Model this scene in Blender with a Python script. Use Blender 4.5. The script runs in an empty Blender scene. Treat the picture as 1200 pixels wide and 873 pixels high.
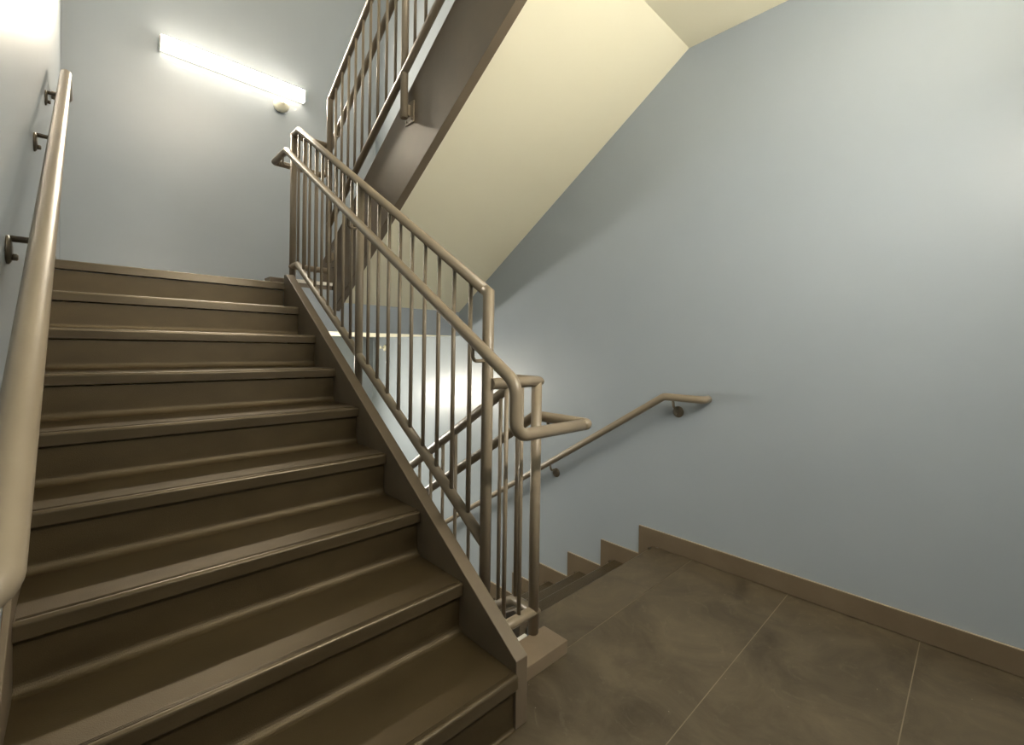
import bpy, bmesh, math, random
from mathutils import Vector, Matrix
random.seed(7)
PI = math.pi
C = bpy.context.scene.collection
S = bpy.context.scene

# ------------------------------------------------------------------ stairwell dimensions (metres)
T, R = 0.2794, 0.1767            # tread depth, riser height
SL = R / T                       # pitch of the flights
H = 9 * R                        # landing to half landing
XL, XR = -1.098, 1.534           # side walls
YF, YB = -1.42, 4.039            # front and back walls
ZBOT, ZTOP = -H, 6.0             # lowest floor and roof
PR = 0.021                       # pipe radius
OX, OY = 0.42, 2.62              # a returning flight is the first one turned half round the well


# ------------------------------------------------------------------ materials
def new_mat(name):
    m = bpy.data.materials.new(name); m.use_nodes = True
    nt = m.node_tree
    return m, nt, nt.nodes['Principled BSDF']

def N(nt, t, **kw):
    n = nt.nodes.new(t)
    for k, v in kw.items():
        if k in n.inputs.keys(): n.inputs[k].default_value = v
        else: setattr(n, k, v)
    return n

def mottled(name, c1, c2, scale=6.0, rough=0.5, rough2=None, bump=0.0, bscale=200.0, spec=0.5, detail=6.0, lo=0.35, hi=0.7, stretch=(1, 1, 1), tint=(1, 1, 1)):
    m, nt, b = new_mat(name)
    b.inputs['Specular Tint'].default_value = (*tint, 1)
    tc = N(nt, 'ShaderNodeTexCoord')
    mp = N(nt, 'ShaderNodeMapping'); mp.inputs['Scale'].default_value = stretch
    nt.links.new(tc.outputs['Object'], mp.inputs['Vector'])
    n = N(nt, 'ShaderNodeTexNoise', Scale=scale, Detail=detail, Roughness=0.6)
    nt.links.new(mp.outputs['Vector'], n.inputs['Vector'])
    cr = N(nt, 'ShaderNodeValToRGB')
    cr.color_ramp.elements[0].position = lo; cr.color_ramp.elements[0].color = (*c1, 1)
    cr.color_ramp.elements[1].position = hi; cr.color_ramp.elements[1].color = (*c2, 1)
    nt.links.new(n.outputs['Fac'], cr.inputs['Fac'])
    nt.links.new(cr.outputs['Color'], b.inputs['Base Color'])
    b.inputs['Specular IOR Level'].default_value = spec
    if rough2 is None: b.inputs['Roughness'].default_value = rough
    else:
        mr = N(nt, 'ShaderNodeMapRange')
        mr.inputs['To Min'].default_value = rough; mr.inputs['To Max'].default_value = rough2
        nt.links.new(n.outputs['Fac'], mr.inputs['Value']); nt.links.new(mr.outputs['Result'], b.inputs['Roughness'])
    if bump:
        n2 = N(nt, 'ShaderNodeTexNoise', Scale=bscale, Detail=3.0)
        nt.links.new(tc.outputs['Object'], n2.inputs['Vector'])
        bp = N(nt, 'ShaderNodeBump', Strength=bump, Distance=0.002)
        nt.links.new(n2.outputs['Fac'], bp.inputs['Height']); nt.links.new(bp.outputs['Normal'], b.inputs['Normal'])
    return m

M = {}
M['wall'] = mottled('blue_grey_wall_paint', (0.312, 0.354, 0.399), (0.326, 0.368, 0.413), 2.2, 0.29, 0.35, 0.10, 260, 0.5)
M['cream'] = mottled('cream_ceiling_paint', (0.88, 0.83, 0.64), (0.895, 0.845, 0.655), 2.0, 0.65, None, 0.06, 220, 0.3)
M['white'] = mottled('white_edge_paint', (0.78, 0.75, 0.67), (0.84, 0.81, 0.74), 20, 0.5)
M['rail'] = mottled('taupe_pipe_paint', (0.235, 0.191, 0.136), (0.272, 0.224, 0.162), 5, 0.30, 0.42, 0.04, 300, 0.5)
M['string'] = mottled('taupe_stringer_paint', (0.138, 0.107, 0.072), (0.168, 0.130, 0.088), 5, 0.36, 0.5, 0.06, 200, 0.5)
M['base'] = mottled('taupe_rubber_base', (0.135, 0.102, 0.066), (0.155, 0.118, 0.078), 6, 0.45, None, 0.03, 200, 0.4)
M['lit_top'] = mottled('skirting_lit_top', (0.30, 0.245, 0.175), (0.36, 0.30, 0.215), 30, 0.5)
M['curb'] = mottled('taupe_curb_paint', (0.20, 0.152, 0.102), (0.225, 0.172, 0.117), 9, 0.5, None, 0.05, 200, 0.4)
M['rubber'] = mottled('dark_brown_stair_rubber', (0.036, 0.0255, 0.012), (0.058, 0.042, 0.021), 7, 0.32, 0.43, 0.45, 420, 0.58, stretch=(0.5, 1, 1), tint=(1.0, 0.83, 0.60))
M['grit'] = mottled('grey_brown_grit_strip', (0.150, 0.119, 0.080), (0.270, 0.220, 0.155), 260, 0.5, 0.7, 0.6, 420, 0.5, 2.0)
M['nosing'] = mottled('worn_stair_nosing', (0.042, 0.0305, 0.0165), (0.066, 0.0495, 0.029), 14, 0.22, 0.38, 0.15, 300, 0.7, stretch=(0.25, 1, 1), tint=(1.0, 0.86, 0.66))
M['metal'] = mottled('dark_bracket_metal', (0.10, 0.082, 0.055), (0.13, 0.105, 0.07), 20, 0.35, None, 0, 1, 0.5)
M['plastic'] = mottled('ivory_plastic', (0.80, 0.77, 0.62), (0.84, 0.81, 0.66), 10, 0.4)
M['housing'] = mottled('white_lamp_housing', (0.72, 0.70, 0.64), (0.76, 0.74, 0.68), 10, 0.45)
M['void'] = mottled('dark_gasket', (0.012, 0.010, 0.008), (0.016, 0.013, 0.010), 10, 0.8)

def lamp_mat(key, col, front, side):
    for suffix, stren in (('', front), ('_side', side)):
        m, nt, b = new_mat(key + suffix)
        b.inputs['Base Color'].default_value = (0.9, 0.88, 0.82, 1)
        b.inputs['Emission Color'].default_value = (*col, 1)
        b.inputs['Emission Strength'].default_value = stren
        M[key + suffix] = m
lamp_mat('neutral_lamp', (1.0, 0.93, 0.79), 52.0, 10.0)
lamp_mat('landing_lamp', (1.0, 0.92, 0.77), 27.0, 34.0)
lamp_mat('warm_lamp', (1.0, 0.87, 0.68), 76.0, 4.0)
lamp_mat('top_lamp', (1.0, 0.87, 0.68), 90.0, 16.0)

# floor: big dark brown tiles with thin pale seams and scuffs
def floor_mat(name, seams):
    m, nt, b = new_mat(name)
    L = nt.links.new
    tc = N(nt, 'ShaderNodeTexCoord')
    n1 = N(nt, 'ShaderNodeTexNoise', Scale=3.4, Detail=9.0, Roughness=0.66, Distortion=0.8)
    L(tc.outputs['Object'], n1.inputs['Vector'])
    cr = N(nt, 'ShaderNodeValToRGB')
    cr.color_ramp.elements[0].position = 0.36; cr.color_ramp.elements[0].color = (0.056, 0.042, 0.025, 1)
    cr.color_ramp.elements[1].position = 0.68; cr.color_ramp.elements[1].color = (0.125, 0.098, 0.062, 1)
    L(n1.outputs['Fac'], cr.inputs['Fac'])
    # curved rubbed scuffs
    n3 = N(nt, 'ShaderNodeTexNoise', Scale=6.0, Detail=6.0, Roughness=0.7, Distortion=3.0)
    L(tc.outputs['Object'], n3.inputs['Vector'])
    cr3 = N(nt, 'ShaderNodeValToRGB')
    cr3.color_ramp.elements[0].position = 0.57; cr3.color_ramp.elements[0].color = (0, 0, 0, 1)
    cr3.color_ramp.elements[1].position = 0.78; cr3.color_ramp.elements[1].color = (0.6, 0.6, 0.6, 1)
    L(n3.outputs['Fac'], cr3.inputs['Fac'])
    mx = N(nt, 'ShaderNodeMix', data_type='RGBA')
    L(cr3.outputs['Color'], mx.inputs['Factor'])
    L(cr.outputs['Color'], mx.inputs['A']); mx.inputs['B'].default_value = (0.165, 0.135, 0.092, 1)
    # tiny pale specks
    n6 = N(nt, 'ShaderNodeTexVoronoi', Scale=26.0)
    L(tc.outputs['Object'], n6.inputs['Vector'])
    sp = N(nt, 'ShaderNodeMath', operation='LESS_THAN'); L(n6.outputs['Distance'], sp.inputs[0]); sp.inputs[1].default_value = 0.045
    sp2 = N(nt, 'ShaderNodeMath', operation='MULTIPLY'); L(sp.outputs[0], sp2.inputs[0]); L(n6.outputs['Color'], sp2.inputs[1])
    sp3 = N(nt, 'ShaderNodeMath', operation='GREATER_THAN'); L(sp2.outputs[0], sp3.inputs[0]); sp3.inputs[1].default_value = 0.72
    mx3 = N(nt, 'ShaderNodeMix', data_type='RGBA')
    L(sp3.outputs[0], mx3.inputs['Factor']); L(mx.outputs['Result'], mx3.inputs['A']); mx3.inputs['B'].default_value = (0.27, 0.24, 0.19, 1)
    last = mx3
    if seams:
        sep = N(nt, 'ShaderNodeSeparateXYZ'); L(tc.outputs['Object'], sep.inputs['Vector'])
        def seam(axis, off, pitch, w):
            a = N(nt, 'ShaderNodeMath', operation='SUBTRACT'); L(sep.outputs[axis], a.inputs[0]); a.inputs[1].default_value = off - pitch * 40
            d = N(nt, 'ShaderNodeMath', operation='MODULO'); L(a.outputs[0], d.inputs[0]); d.inputs[1].default_value = pitch
            e = N(nt, 'ShaderNodeMath', operation='LESS_THAN'); L(d.outputs[0], e.inputs[0]); e.inputs[1].default_value = w
            return e
        s1 = seam('Y', 0.1465, 0.4793, 0.0032)
        n4 = N(nt, 'ShaderNodeTexNoise', Scale=2.1, Detail=4.0); L(tc.outputs['Object'], n4.inputs['Vector'])
        c4 = N(nt, 'ShaderNodeMapRange'); c4.inputs['From Min'].default_value = 0.38; c4.inputs['From Max'].default_value = 0.75; c4.inputs['To Min'].default_value = 0.45; L(n4.outputs['Fac'], c4.inputs['Value'])
        mm = N(nt, 'ShaderNodeMath', operation='MULTIPLY'); L(s1.outputs[0], mm.inputs[0]); L(c4.outputs['Result'], mm.inputs[1])
        mx2 = N(nt, 'ShaderNodeMix', data_type='RGBA')
        L(mm.outputs[0], mx2.inputs['Factor']); L(last.outputs['Result'], mx2.inputs['A']); mx2.inputs['B'].default_value = (0.26, 0.215, 0.15, 1)
        last = mx2
    L(last.outputs['Result'], b.inputs['Base Color'])
    mr = N(nt, 'ShaderNodeMapRange'); mr.inputs['To Min'].default_value = 0.36; mr.inputs['To Max'].default_value = 0.62
    L(n1.outputs['Fac'], mr.inputs['Value']); L(mr.outputs['Result'], b.inputs['Roughness'])
    n5 = N(nt, 'ShaderNodeTexNoise', Scale=160.0, Detail=4.0); L(tc.outputs['Object'], n5.inputs['Vector'])
    bp = N(nt, 'ShaderNodeBump', Strength=0.12, Distance=0.002)
    L(n5.outputs['Fac'], bp.inputs['Height']); L(bp.outputs['Normal'], b.inputs['Normal'])
    return m
M['floor'] = floor_mat('brown_floor_tile', True)
M['tile'] = floor_mat('brown_nosing_tile', False)


# ------------------------------------------------------------------ mesh helpers
def add_box(bm, x0, x1, y0, y1, z0, z1, mi=0):
    vs = [bm.verts.new((x, y, z)) for x in (x0, x1) for y in (y0, y1) for z in (z0, z1)]
    out = []
    for f in ((0, 1, 3, 2), (4, 6, 7, 5), (0, 4, 5, 1), (2, 3, 7, 6), (0, 2, 6, 4), (1, 5, 7, 3)):
        fc = bm.faces.new([vs[i] for i in f]); fc.material_index = mi; out.append(fc)
    return out

def add_prism_x(bm, poly, x0, x1, mi=0):
    """closed (y, z) outline swept along x"""
    a = [bm.verts.new((x0, y, z)) for y, z in poly]; c = [bm.verts.new((x1, y, z)) for y, z in poly]
    n = len(poly); out = [bm.faces.new(a), bm.faces.new(c[::-1])]
    for i in range(n):
        j = (i + 1) % n; out.append(bm.faces.new((a[j], a[i], c[i], c[j])))
    for f in out: f.material_index = mi
    return out

def add_prism_z(bm, poly, z0, z1):
    a = [bm.verts.new((x, y, z0)) for x, y in poly]; c = [bm.verts.new((x, y, z1)) for x, y in poly]
    n = len(poly)
    lo, hi = bm.faces.new(a[::-1]), bm.faces.new(c); sides = []
    for i in range(n):
        j = (i + 1) % n; sides.append(bm.faces.new((a[i], a[j], c[j], c[i])))
    return lo, hi, sides

def fillet(pts):
    """pts: (x, y, z[, bend radius]) -> polyline with rounded corners"""
    P = [Vector(p[:3]) for p in pts]; rad = [p[3] if len(p) > 3 else 0 for p in pts]
    out = [P[0]]
    for i in range(1, len(P) - 1):
        u = (P[i - 1] - P[i]).normalized(); v = (P[i + 1] - P[i]).normalized()
        ang = u.angle(v)
        if rad[i] <= 0 or ang > PI - 0.01: out.append(P[i]); continue
        d = rad[i] / math.tan(ang / 2)
        d = min(d, 0.48 * (P[i - 1] - P[i]).length, 0.48 * (P[i + 1] - P[i]).length); r = d * math.tan(ang / 2)
        w = (u + v).normalized(); cen = P[i] + w * (r / math.sin(ang / 2))
        a, c = P[i] + u * d - cen, P[i] + v * d - cen
        tot = a.angle(c); n = max(4, int(tot / 0.16))
        for k in range(n + 1):
            t = k / n
            out.append(cen + (a * math.sin((1 - t) * tot) + c * math.sin(t * tot)) / math.sin(tot))
    out.append(P[-1])
    return out

def add_pipe(bm, pts, r=PR, seg=20, cap=True):
    P = fillet(pts)
    d0 = (P[1] - P[0]).normalized()
    ref = Vector((0, 0, 1)) if abs(d0.z) < 0.9 else Vector((0, 1, 0))
    u = d0.cross(ref).normalized(); v = d0.cross(u).normalized()
    ring = [P[0] + (u * math.cos(2 * PI * k / seg) + v * math.sin(2 * PI * k / seg)) * r for k in range(seg)]
    rings = [ring]
    for i in range(1, len(P)):
        din = (P[i] - P[i - 1]).normalized()
        nrm = din if i == len(P) - 1 else (din + (P[i + 1] - P[i]).normalized()).normalized()
        ring = [q + din * ((P[i] - q).dot(nrm) / din.dot(nrm)) for q in ring]
        rings.append(ring)
    vr = [[bm.verts.new(q) for q in rg] for rg in rings]
    for a, c in zip(vr, vr[1:]):
        for k in range(seg):
            bm.faces.new((a[k], a[(k + 1) % seg], c[(k + 1) % seg], c[k])).smooth = True
    if cap:
        bm.faces.new(vr[0][::-1]); bm.faces.new(vr[-1])

def add_lathe(bm, prof, cen, axis, seg=28):
    """prof: (radius, along) turned round axis through cen"""
    ax = Vector(axis).normalized(); ref = Vector((0, 0, 1)) if abs(ax.z) < 0.9 else Vector((1, 0, 0))
    u = ax.cross(ref).normalized(); v = ax.cross(u)
    rs = []
    for r, h in prof:
        c = Vector(cen) + ax * h
        rs.append([bm.verts.new(c + (u * math.cos(2 * PI * k / seg) + v * math.sin(2 * PI * k / seg)) * max(r, 1e-5)) for k in range(seg)])
    for a, c in zip(rs, rs[1:]):
        for k in range(seg): bm.faces.new((a[k], a[(k + 1) % seg], c[(k + 1) % seg], c[k])).smooth = True
    bm.faces.new(rs[0][::-1]); bm.faces.new(rs[-1])

def obj(name, bm, mats, parent=None, bevel=0.0, segs=2, weld=False):
    bmesh.ops.recalc_face_normals(bm, faces=bm.faces)
    me = bpy.data.meshes.new(name); bm.to_mesh(me); bm.free()
    for q in (mats if isinstance(mats, (list, tuple)) else [mats]): me.materials.append(M[q])
    o = bpy.data.objects.new(name, me); C.objects.link(o)
    if parent: o.parent = parent
    if bevel:
        md = o.modifiers.new('bevel', 'BEVEL'); md.width = bevel; md.segments = segs
        md.limit_method = 'ANGLE'; md.angle_limit = math.radians(40); md.harden_normals = False
    return o

def thing(name, label, cat, loc=(0, 0, 0), rotz=0.0, group=None):
    o = bpy.data.objects.new(name, None); C.objects.link(o)
    o.empty_display_size = 0.1
    o.location = loc; o.rotation_euler = (0, 0, rotz); o['label'] = label; o['category'] = cat
    if group: o['group'] = group
    return o

def tag(o, label, cat, group=None):
    o['label'] = label; o['category'] = cat
    if group: o['group'] = group
    return o

def struct(name, bm, mats, label, cat, bevel=0.0):
    o = obj(name, bm, mats, None, bevel); o['kind'] = 'structure'; o['label'] = label; o['category'] = cat
    return o


# ------------------------------------------------------------------ the room
def wall(name, x0, x1, y0, y1, label):
    bm = bmesh.new(); add_box(bm, x0, x1, y0, y1, ZBOT - 0.35, ZTOP + 0.1)
    return struct(name, bm, 'wall', label, 'wall')
wall('wall_left', XL - 0.12, XL, YF - 0.12, YB + 0.12, 'blue grey painted wall at the left behind the wall handrail')
wall('wall_right', XR, XR + 0.12, YF - 0.12, YB + 0.12, 'large blue grey painted wall filling the right of the view')
wall('wall_back', XL, XR, YB, YB + 0.12, 'blue grey painted wall carrying the strip light at the top of the stairs')
wall('wall_front', XL, XR, YF - 0.12, YF, 'blue grey painted wall at the front of the landing')
bm = bmesh.new(); add_box(bm, XL, XR, YF, YB, ZTOP, ZTOP + 0.1)
struct('ceiling', bm, 'cream', 'cream roof ceiling high above the stairwell', 'ceiling')

def slab(name, z, thick, turned, label, cat, mats=('floor', 'cream', 'wall')):
    """one landing: floor on top, plaster below, painted edge towards the well"""
    if not turned:
        pl = [(XL, YF), (XR, YF), (XR, 0.350), (0.40, 0.350), (0.40, 0.255), (XL, 0.255)]
    else:
        pl = [(XL, YB), (XL, 2.270), (0.02, 2.270), (0.02, 2.362), (XR, 2.362), (XR, YB)]
    bm = bmesh.new(); lo, hi, sd = add_prism_z(bm, pl, z - thick, z - 0.0015)
    lo.material_index = 1; hi.material_index = 0
    for f in sd: f.material_index = 2
    return struct(name, bm, list(mats), label, cat)
slab('floor', 0.0, 0.30, False, 'dark brown tiled landing floor in the foreground at right', 'floor')
slab('floor.001', H, H - 1.285, True, 'half landing slab at the top of the near flight with blue painted edge', 'floor')
slab('ceiling.001', 2 * H, 2 * H - 2.915, False, 'flat cream underside of the landing above at the top of the view', 'ceiling')
bm = bmesh.new(); add_box(bm, XL, XR, YF, YB, ZBOT - 0.3, ZBOT - 0.0015)
struct('floor.002', bm, 'floor', 'brown tiled floor of the lower half landing beneath the stairs', 'floor')

# kerbs along the well edge of each landing and their white edge strips
def kerb(name, z, turned, label):
    bm = bmesh.new()
    x0, x1, y0, y1 = 0.054, 0.397, 0.128, 0.252
    if turned: x0, x1, y0, y1 = -0.055, OX - x0, OY - y1, OY - y0
    add_box(bm, x0, x1, y0, y1, z - 0.0015, z + 0.050)
    return struct(name, bm, 'string' if turned else 'curb', label, 'kerb', 0.003)  # half landing kerb takes the darker colour, its shade painted in
kerb('trim_1', 0.0, False, 'low taupe kerb block on the landing under the end railing post')
kerb('trim_2', H, True, 'low taupe kerb block at the well edge of the half landing')
def strip(name, z, turned, label):
    bm = bmesh.new()
    x0, x1, y0, y1 = 0.056, 0.300, 0.253, 0.268
    if turned: x0, x1, y0, y1 = 0.052, 0.366, OY - 0.264, OY - 0.253
    add_box(bm, x0, x1, y0, y1, z + 0.028, z + 0.052)
    return struct(name, bm, 'white', label, 'trim', 0.001)
strip('trim_3', 0.0, False, 'short white edge strip behind the low taupe kerb by the post foot')
strip('trim_4', H, True, 'white edge strip on top of the half landing edge behind the railing')

# right skirting: level on the landing, then stepping down beside the descending flight
bm = bmesh.new()
poly = [(YF, 0.0), (YF, 0.10)]
for j in range(9):
    y = 0.482 + j * T
    poly += [(y, -j * R + 0.10), (y, -(j + 1) * R + 0.10)]
y1 = 0.482 + 9 * T
poly += [(y1, -H + 0.10), (YB, -H + 0.10), (YB, -H)]
low = [(0.386 + 8 * T + 0.03, -H)]
for j in range(8, -1, -1):
    low += [(0.386 + j * T + 0.03, -(j + 1) * R - 0.02 if j < 8 else -H), (0.386 + j * T + 0.03, -j * R - 0.02)]
poly += low[1:]
poly[-1] = (0.386 + 0.03, -0.02)
poly += [(0.366, -0.0)]
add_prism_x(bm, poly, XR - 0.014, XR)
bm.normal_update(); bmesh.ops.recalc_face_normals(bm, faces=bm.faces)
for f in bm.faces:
    if f.normal.z > 0.9: f.material_index = 1  # upward faces coloured paler: the lit top edge is painted in
struct('baseboard_right', bm, ('base', 'lit_top'), 'taupe skirting along the right wall stepping down with the stairs', 'skirting', 0.003)
bm = bmesh.new(); add_box(bm, XL, XL + 0.012, YF, -0.03, 0, 0.10)
struct('baseboard_left', bm, 'base', 'taupe skirting along the left wall of the landing', 'skirting', 0.003)
bm = bmesh.new(); add_box(bm, XL + 0.012, XR - 0.012, YF, YF + 0.012, 0, 0.10)
struct('baseboard_front', bm, 'base', 'taupe skirting along the front wall of the landing', 'skirting', 0.003)
bm = bmesh.new(); add_box(bm, XL, XR, YB - 0.012, YB, H, H + 0.10)
struct('baseboard_back', bm, 'base', 'taupe skirting along the back wall of the half landing', 'skirting', 0.003)


# ------------------------------------------------------------------ one flight (first nosing at y = 0, climbing +y)
HN = 0.0446                      # nosing height
SET = 0.020                      # riser set back below the nosing
def arc(cy, cz, r, a0, a1, n=7):
    return [(cy + r * math.cos(a0 + (a1 - a0) * k / n), cz + r * math.sin(a0 + (a1 - a0) * k / n)) for k in range(n + 1)]

def step_profile():
    """nosing, tread, coved back corner and the riser above, as one moulded rubber shape"""
    r, cv = 0.011, 0.030
    p = [(0.001, -HN), (0.0, -HN + 0.002)]
    p += arc(r, -r, r, PI, PI / 2, 5)
    p += arc(T + SET - cv, cv, cv, -PI / 2, 0, 8)
    p += [(T + SET, R - HN - 0.004), (T + SET + 0.012, R - HN - 0.004), (T + SET + 0.012, -0.02), (0.034, -0.02), (0.034, -HN)]
    return p

def riser_profile(h):
    cv = 0.012
    return [(SET - cv, 0.0)] + arc(SET - cv, cv, cv, -PI / 2, 0, 6) + [(SET, h), (SET + 0.012, h), (SET + 0.012, 0.0)]

def grit_bm(x0, x1):
    bm = bmesh.new()
    # fine raised ribs next to the nose
    for y in (0.0125, 0.0165, 0.0205): add_box(bm, x0, x1, y, y + 0.0018, 0.0, 0.0017)
    return bm

def str_top(y): return 0.212 + 0.65 * (y - 0.010)

def make_flight(name, label, loc, rotz, xw, plate, soffit, landing_grit):
    root = thing(name, label, 'stairs', loc, rotz)
    x0 = xw + (0.014 if plate else 0.0145)
    x1 = -0.001
    # lowest riser
    bm = bmesh.new(); add_prism_x(bm, riser_profile(R - HN - 0.004), x0, x1); obj('riser', bm, 'rubber', root)
    # eight steps: the first is modelled, the others are copies
    bm = bmesh.new(); add_prism_x(bm, step_profile(), x0, x1)
    for f in bm.faces:
        if len(f.verts) == 4 and f.calc_center_median().y < 0.0109 and f.calc_center_median().z > -HN + 0.0005: f.material_index = 1
    st = obj('step', bm, ('rubber', 'nosing'), root); st.location = (0, 0, R)
    g = None
    if landing_grit:
        g = obj('nosing_strip', grit_bm(x0 + 0.004, x1 - 0.004), 'nosing', st); g['label'] = 'fine raised ribs along the step edge'
    for k in range(2, 9):
        c = st.copy(); C.objects.link(c); c.parent = root; c.location = (0, (k - 1) * T, k * R)
        if g: d = g.copy(); C.objects.link(d); d.parent = c
    # landing nosing
    bm = bmesh.new()
    add_prism_x(bm, [(0.001, -HN), (0.0, -HN + 0.002)] + arc(0.006, -0.006, 0.006, PI, PI / 2, 5) + [(0.2358, -0.0002), (0.2358, -0.0014), (0.0195, -0.0014), (0.0195, -HN)], x0, x1)
    for f in bm.faces:
        if len(f.verts) == 4 and f.calc_center_median().y < 0.0109 and f.calc_center_median().z > -HN + 0.0005: f.material_index = 1
    ln = obj('landing_nosing', bm, ('rubber', 'nosing') if landing_grit else ('tile', 'nosing'), root); ln.location = (0, 8 * T, 9 * R)
    if landing_grit:
        d = g.copy(); C.objects.link(d); d.parent = ln
    # stringer on the well side
    yt = 2.215
    bm = bmesh.new()
    add_prism_x(bm, [(0.010, 0.0), (0.010, 0.212), (yt, str_top(yt)), (2.255, str_top(yt)), (2.255, str_top(2.255) - 0.53), (0.262, str_top(0.262) - 0.53), (0.262, 0.0)], 0.0, 0.050)
    s = obj('stringer', bm, 'string', root, 0.0025)
    # carriage behind the treads: carries the soffit
    a, c = 0.275, 2.40
    zs = lambda y: -0.087 + 0.659 * (y - 0.259)
    if soffit:
        bm = bmesh.new()
        add_prism_x(bm, [(0.259, zs(0.259)), (c, zs(c)), (c, zs(c) + 0.02), (0.259, zs(0.259) + 0.02)], xw + 0.0005, -0.0005)
        q = obj('soffit_panel', bm, 'cream', root); q['label'] = 'sloping cream plaster underside'
    if plate:
        zt = lambda y: R + SL * y + 0.055
        bm = bmesh.new()
        add_prism_x(bm, [(-0.03, 0.0), (-0.03, zt(-0.03)), (2.26, zt(2.26)), (2.30, H + 0.10), (YB - 0.013, H + 0.10), (YB - 0.013, H), (2.26, H - 0.05), (0.30, 0.0)], xw + 0.0003, xw + 0.0135)
        obj('wall_stringer', bm, 'string', root, 0.002)
    return root

make_flight('stair_flight', 'brown rubber covered stair flight climbing at the left from the landing', (0, 0, 0), 0, XL, True, True, True)
make_flight('stair_flight', 'stair flight going down at the right behind the railing, only its top steps showing', (OX, OY, -H), PI, OX - XR, False, True, False)
make_flight('stair_flight', 'upper stair flight overhead showing its cream underside and brown stringer', (OX, OY, H), PI, OX - XR, False, True, True)


# ------------------------------------------------------------------ guardrail of one flight
XG = 0.09                        # guard plane
YP = (0.27, 1.32, 2.37)          # posts
gt = lambda y: R + 1.03 + SL * y
gb = lambda y: R + 0.12 + SL * y
def make_guard(name, label, loc, rotz):
    root = thing(name, label, 'railing', loc, rotz)
    ztop, zbot = H + 1.05, H + 0.137
    ya, yb = (ztop - R - 1.03) / SL, (zbot - R - 0.12) / SL
    # first post runs up and turns over into the sloping top rail (mitred)
    bm = bmesh.new()
    add_pipe(bm, [(XG, YP[0], str_top(YP[0]) - 0.19), (XG, YP[0], gt(YP[0])), (XG, YP[0] + 0.02, gt(YP[0] + 0.02))])
    obj('post', bm, 'rail', root)
    bm = bmesh.new()
    add_pipe(bm, [(XG, YP[0] + 0.02, gt(YP[0] + 0.02)), (XG, ya, ztop), (XG, YP[2], ztop), (0.331, YP[2], ztop)])
    obj('top_rail', bm, 'rail', root)
    bm = bmesh.new()
    add_pipe(bm, [(XG, YP[0], gb(YP[0])), (XG, yb, zbot), (XG, YP[2], zbot), (0.331, YP[2], zbot)])
    obj('bottom_rail', bm, 'rail', root)
    bm = bmesh.new(); add_pipe(bm, [(XG, YP[1], str_top(YP[1]) - 0.19), (XG, YP[1], gt(YP[1]))]); obj('post', bm, 'rail', root)
    bm = bmesh.new(); add_pipe(bm, [(XG, YP[2], H + 0.050), (XG, YP[2], ztop)]); obj('post', bm, 'rail', root)
    # bracket plates that hang the two sloping posts on the stringer
    for y in YP[:2]:
        z = str_top(y) - 0.19
        bm = bmesh.new()
        add_box(bm, 0.0505, 0.0565, y - 0.045, y + 0.045, z - 0.02, z + 0.10)
        add_box(bm, 0.056, 0.076, y - 0.012, y + 0.012, z + 0.02, z + 0.08)
        add_pipe(bm, [(0.0565, y + 0.03, z + 0.0), (0.0625, y + 0.03, z + 0.0)], 0.008, 6)
        add_pipe(bm, [(0.0565, y - 0.03, z + 0.0), (0.0625, y - 0.03, z + 0.0)], 0.008, 6)
        obj('mounting_bracket', bm, 'rail', root, 0.001)
    # balusters
    def bal(x, y, z0, z1):
        bm = bmesh.new(); add_pipe(bm, [(x, y, z0), (x, y, z1)], 0.0085, 12); obj('baluster', bm, 'rail', root)
    for a, c in ((YP[0], YP[1]), (YP[1], YP[2])):
        for k in range(1, 10):
            y = a + (c - a) * k / 10
            bal(XG, y, min(gb(y), zbot) + 0.01, min(gt(y), ztop) - 0.01)
    for x in (0.172, 0.252): bal(x, YP[2], zbot + 0.01, ztop - 0.01)
    return root
RAILS = [make_guard('stair_railing', 'taupe pipe railing with balusters and looping handrail along the near flight', (0, 0, 0), 0),
         make_guard('stair_railing', 'taupe pipe railing of the descending flight with its end post on the kerb', (OX, OY, -H), PI),
         make_guard('stair_railing', 'taupe pipe railing of the upper flight, highest in the view', (OX, OY, H), PI)]

# ------------------------------------------------------------------ handrail on the well side, welded to the posts of its railing
XH = 0.02
hr = lambda y: R + 0.86 + SL * y
def add_handrail(root):
    z0, y0 = 0.90, 0.050
    zt = H + 0.90; yt = (zt - R - 0.86) / SL
    bm = bmesh.new()
    add_pipe(bm, [(OX - XH - 0.034, y0, z0), (XH, y0, z0, 0.052), (XH, y0, hr(y0), 0.075), (XH, yt, zt, 0.03), (XH, OY - y0, zt, 0.024), (XH + 0.0355, OY - y0, zt)], PR, 24)
    h = obj('handrail', bm, 'rail', root)
    for y in YP:
        z = min(hr(y), zt)
        bm = bmesh.new()
        add_pipe(bm, [(XG - PR + 0.003, y, z - 0.075), (XH, y, z - 0.075, 0.018), (XH, y, z - PR + 0.004)], 0.0065, 10)
        obj('rail_bracket', bm, 'rail', h)
for r in RAILS: add_handrail(r)

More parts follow.
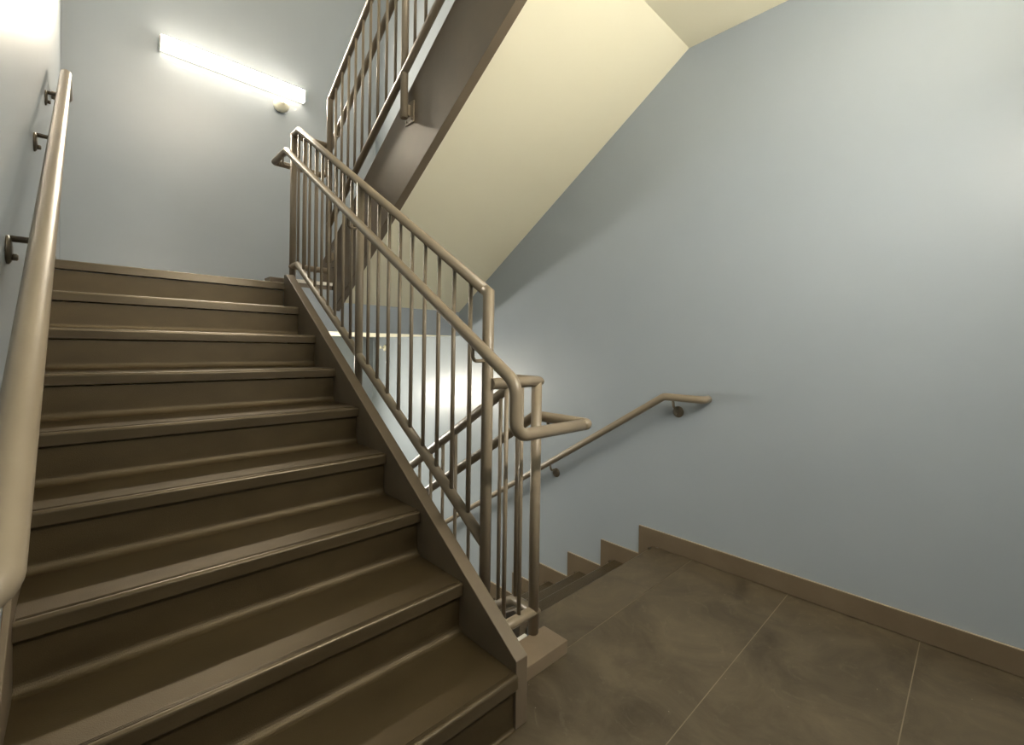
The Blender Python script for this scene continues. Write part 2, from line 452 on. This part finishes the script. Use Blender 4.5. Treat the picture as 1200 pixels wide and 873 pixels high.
# ------------------------------------------------------------------ handrails on the walls
def make_wall_rail(name, label, loc, rotz, xw, off, ylow, yhigh, zup, brackets, rise=0.86):
    root = thing(name, label, 'handrail', loc, rotz)
    xr = xw + off; zt = H + zup; hr = lambda y: R + rise + SL * y; yt = (zt - R - rise) / SL
    bm = bmesh.new()
    add_pipe(bm, [(xw + 0.001, ylow, hr(ylow)), (xr, ylow, hr(ylow), 0.04), (xr, yt, zt, 0.05), (xr, yhigh, zt, 0.024), (xw + 0.001, yhigh, zt)], PR, 28)
    obj('rail', bm, 'rail', root)
    for y in brackets:
        z = min(hr(y), zt)
        bm = bmesh.new()
        add_pipe(bm, [(xw + 0.006, y, z - 0.062), (xr - 0.012, y, z - 0.062, 0.02), (xr, y, z - PR + 0.003)], 0.0075, 12)
        k = obj('rail_bracket', bm, 'metal', root); k['label'] = 'dark curved arm holding the rail off the wall'
        bm = bmesh.new()
        add_lathe(bm, [(0.033, 0.0003), (0.033, 0.004), (0.027, 0.008), (0.012, 0.010)], (xw, y, z - 0.088), (1, 0, 0))
        add_lathe(bm, [(0.008, 0.008), (0.008, 0.017), (0.005, 0.019)], (xw, y, z - 0.104), (1, 0, 0), 10)
        obj('wall_plate', bm, 'metal', k)
    return root
make_wall_rail('wall_handrail', 'thick taupe pipe handrail close up along the left wall', (0, 0, 0), 0, XL, 0.063, -0.298, 2.57, 0.935, (0.575, 1.36, 2.0), 0.935)
make_wall_rail('wall_handrail', 'taupe pipe handrail on the right wall going down beside the steps', (OX, OY, -H), PI, OX - XR, 0.070, -0.25, 2.545, 0.913, (1.455, 2.374))


# ------------------------------------------------------------------ strip lights
def make_lamp(name, label, x0, x1, y, z, into, lamp):
    root = thing(name, label, 'light', ((x0 + x1) / 2, y, z), 0)
    hx = (x1 - x0) / 2; s = into
    def yb(bm, xa, xb, d0, d1, za, zb):
        add_box(bm, xa, xb, min(s * d0, s * d1), max(s * d0, s * d1), za, zb)
    bm = bmesh.new(); yb(bm, -hx + 0.01, hx - 0.01, 0.0005, 0.032, -0.05, 0.05); obj('housing', bm, 'housing', root, 0.002)
    # lens: rounded box profile
    bm = bmesh.new()
    pr = [(s * 0.032, -0.060), (s * 0.066, -0.060)] + [(s * (0.066 + 0.012 * math.sin(t * PI / 8)), -0.048 - 0.012 * math.cos(t * PI / 8)) for t in range(1, 4)] + \
         [(s * 0.078, -0.048), (s * 0.078, 0.048)] + [(s * (0.066 + 0.012 * math.cos(t * PI / 8)), 0.048 + 0.012 * math.sin(t * PI / 8)) for t in range(1, 4)] + [(s * 0.066, 0.060), (s * 0.032, 0.060)]
    add_prism_x(bm, pr, -hx + 0.008, hx - 0.008); bm.normal_update()
    for f in bm.faces: f.material_index = 0 if abs(f.normal.y) > 0.5 and f.calc_center_median().y * s > 0.05 else 1
    obj('diffuser', bm, (lamp, lamp + '_side'), root)
    for a in (-1, 1):
        bm = bmesh.new(); yb(bm, min(a * hx, a * (hx - 0.008)), max(a * hx, a * (hx - 0.008)), 0.0005, 0.079, -0.061, 0.061)
        obj('end_cap', bm, 'housing', root, 0.002)
    return root
make_lamp('strip_light', 'long glowing white strip light high on the back wall', -0.498, 0.707, YB, 3.780, -1, 'warm_lamp')
make_lamp('strip_light', 'strip light on the back wall of the lower half landing', -0.498, 0.707, YB, 0.580, -1, 'neutral_lamp')
make_lamp('strip_light', 'strip light on the front wall behind the landing', OX - 0.707, OX + 0.498, YF, 2.24, 1, 'landing_lamp')
make_lamp('strip_light', 'strip light on the front wall of the landing above', OX - 0.707, OX + 0.498, YF, 2 * H + 2.24, 1, 'top_lamp')

# small round sensor standing out from the wall just below the light
bm = bmesh.new()
add_lathe(bm, [(0.060, 0.0003), (0.064, 0.004), (0.064, 0.030), (0.072, 0.034), (0.072, 0.044)] + [(0.072 * math.cos(t), 0.044 + 0.052 * math.sin(t)) for t in (0.2, 0.4, 0.6, 0.8, 1.0, 1.2, 1.4)], (0, 0, 0), (0, -1, 0), 40)
d = thing('motion_sensor', 'small round ivory sensor just under the right end of the strip light', 'sensor', (0.486, YB, 3.620))
obj('body', bm, 'plastic', d)
bm = bmesh.new(); add_lathe(bm, [(0.020, 0.092), (0.019, 0.099), (0.012, 0.103), (0.004, 0.104)], (0, 0, 0), (0, -1, 0), 20); obj('sensor_lens', bm, 'plastic', d)

# side wall sprinkler under the half landing
d = thing('sprinkler_head', 'tiny ivory sprinkler head on the right wall seen between the balusters', 'sprinkler', (XR, 3.751, 1.160))
bm = bmesh.new(); add_lathe(bm, [(0.036, 0.0003), (0.036, 0.004), (0.022, 0.012), (0.013, 0.014)], (0, 0, 0), (-1, 0, 0)); obj('escutcheon', bm, 'plastic', d)
bm = bmesh.new(); add_lathe(bm, [(0.011, 0.012), (0.011, 0.030), (0.006, 0.034), (0.006, 0.048)], (0, 0, 0), (-1, 0, 0), 16); obj('nozzle', bm, 'plastic', d)
bm = bmesh.new(); add_box(bm, -0.056, -0.052, -0.022, 0.022, -0.006, 0.026); add_box(bm, -0.054, -0.034, -0.003, 0.003, -0.003, 0.003); obj('deflector', bm, 'plastic', d, 0.001)

# ------------------------------------------------------------------ camera
yaw, pit, rol = 0.7647, -0.0072, 0.0148
F = Vector((math.sin(yaw) * math.cos(pit), math.cos(yaw) * math.cos(pit), math.sin(pit)))
Rr = Vector((math.cos(yaw), -math.sin(yaw), 0)); U = Rr.cross(F)
R2 = math.cos(rol) * Rr + math.sin(rol) * U; U2 = -math.sin(rol) * Rr + math.cos(rol) * U
cam = bpy.data.cameras.new('camera'); co = bpy.data.objects.new('camera', cam); C.objects.link(co)
mw = Matrix((R2, U2, -F)).transposed().to_4x4(); mw.translation = Vector((-0.9745, -0.9666, 1.1789)); co.matrix_world = mw
cam.sensor_fit = 'HORIZONTAL'; cam.sensor_width = 36.0
cam.lens = 527.3 / 1200 * 36; cam.shift_x = -0.2745 / 1200; cam.shift_y = -24.49 / 1200
cam.clip_start = 0.02
S.camera = co

w = bpy.data.worlds.new('world'); S.world = w; w.use_nodes = True
w.node_tree.nodes['Background'].inputs['Color'].default_value = (0, 0, 0, 1)
w.node_tree.nodes['Background'].inputs['Strength'].default_value = 0.0
S.view_settings.view_transform = 'Standard'; S.view_settings.look = 'None'
S.view_settings.gamma = 1.0; S.view_settings.exposure = 1.53; S.view_settings.use_curve_mapping = False
S.cycles.max_bounces = 16; S.cycles.diffuse_bounces = 12; S.cycles.glossy_bounces = 6
S.cycles.use_denoising = True
S.cycles.sample_clamp_indirect = 12.0
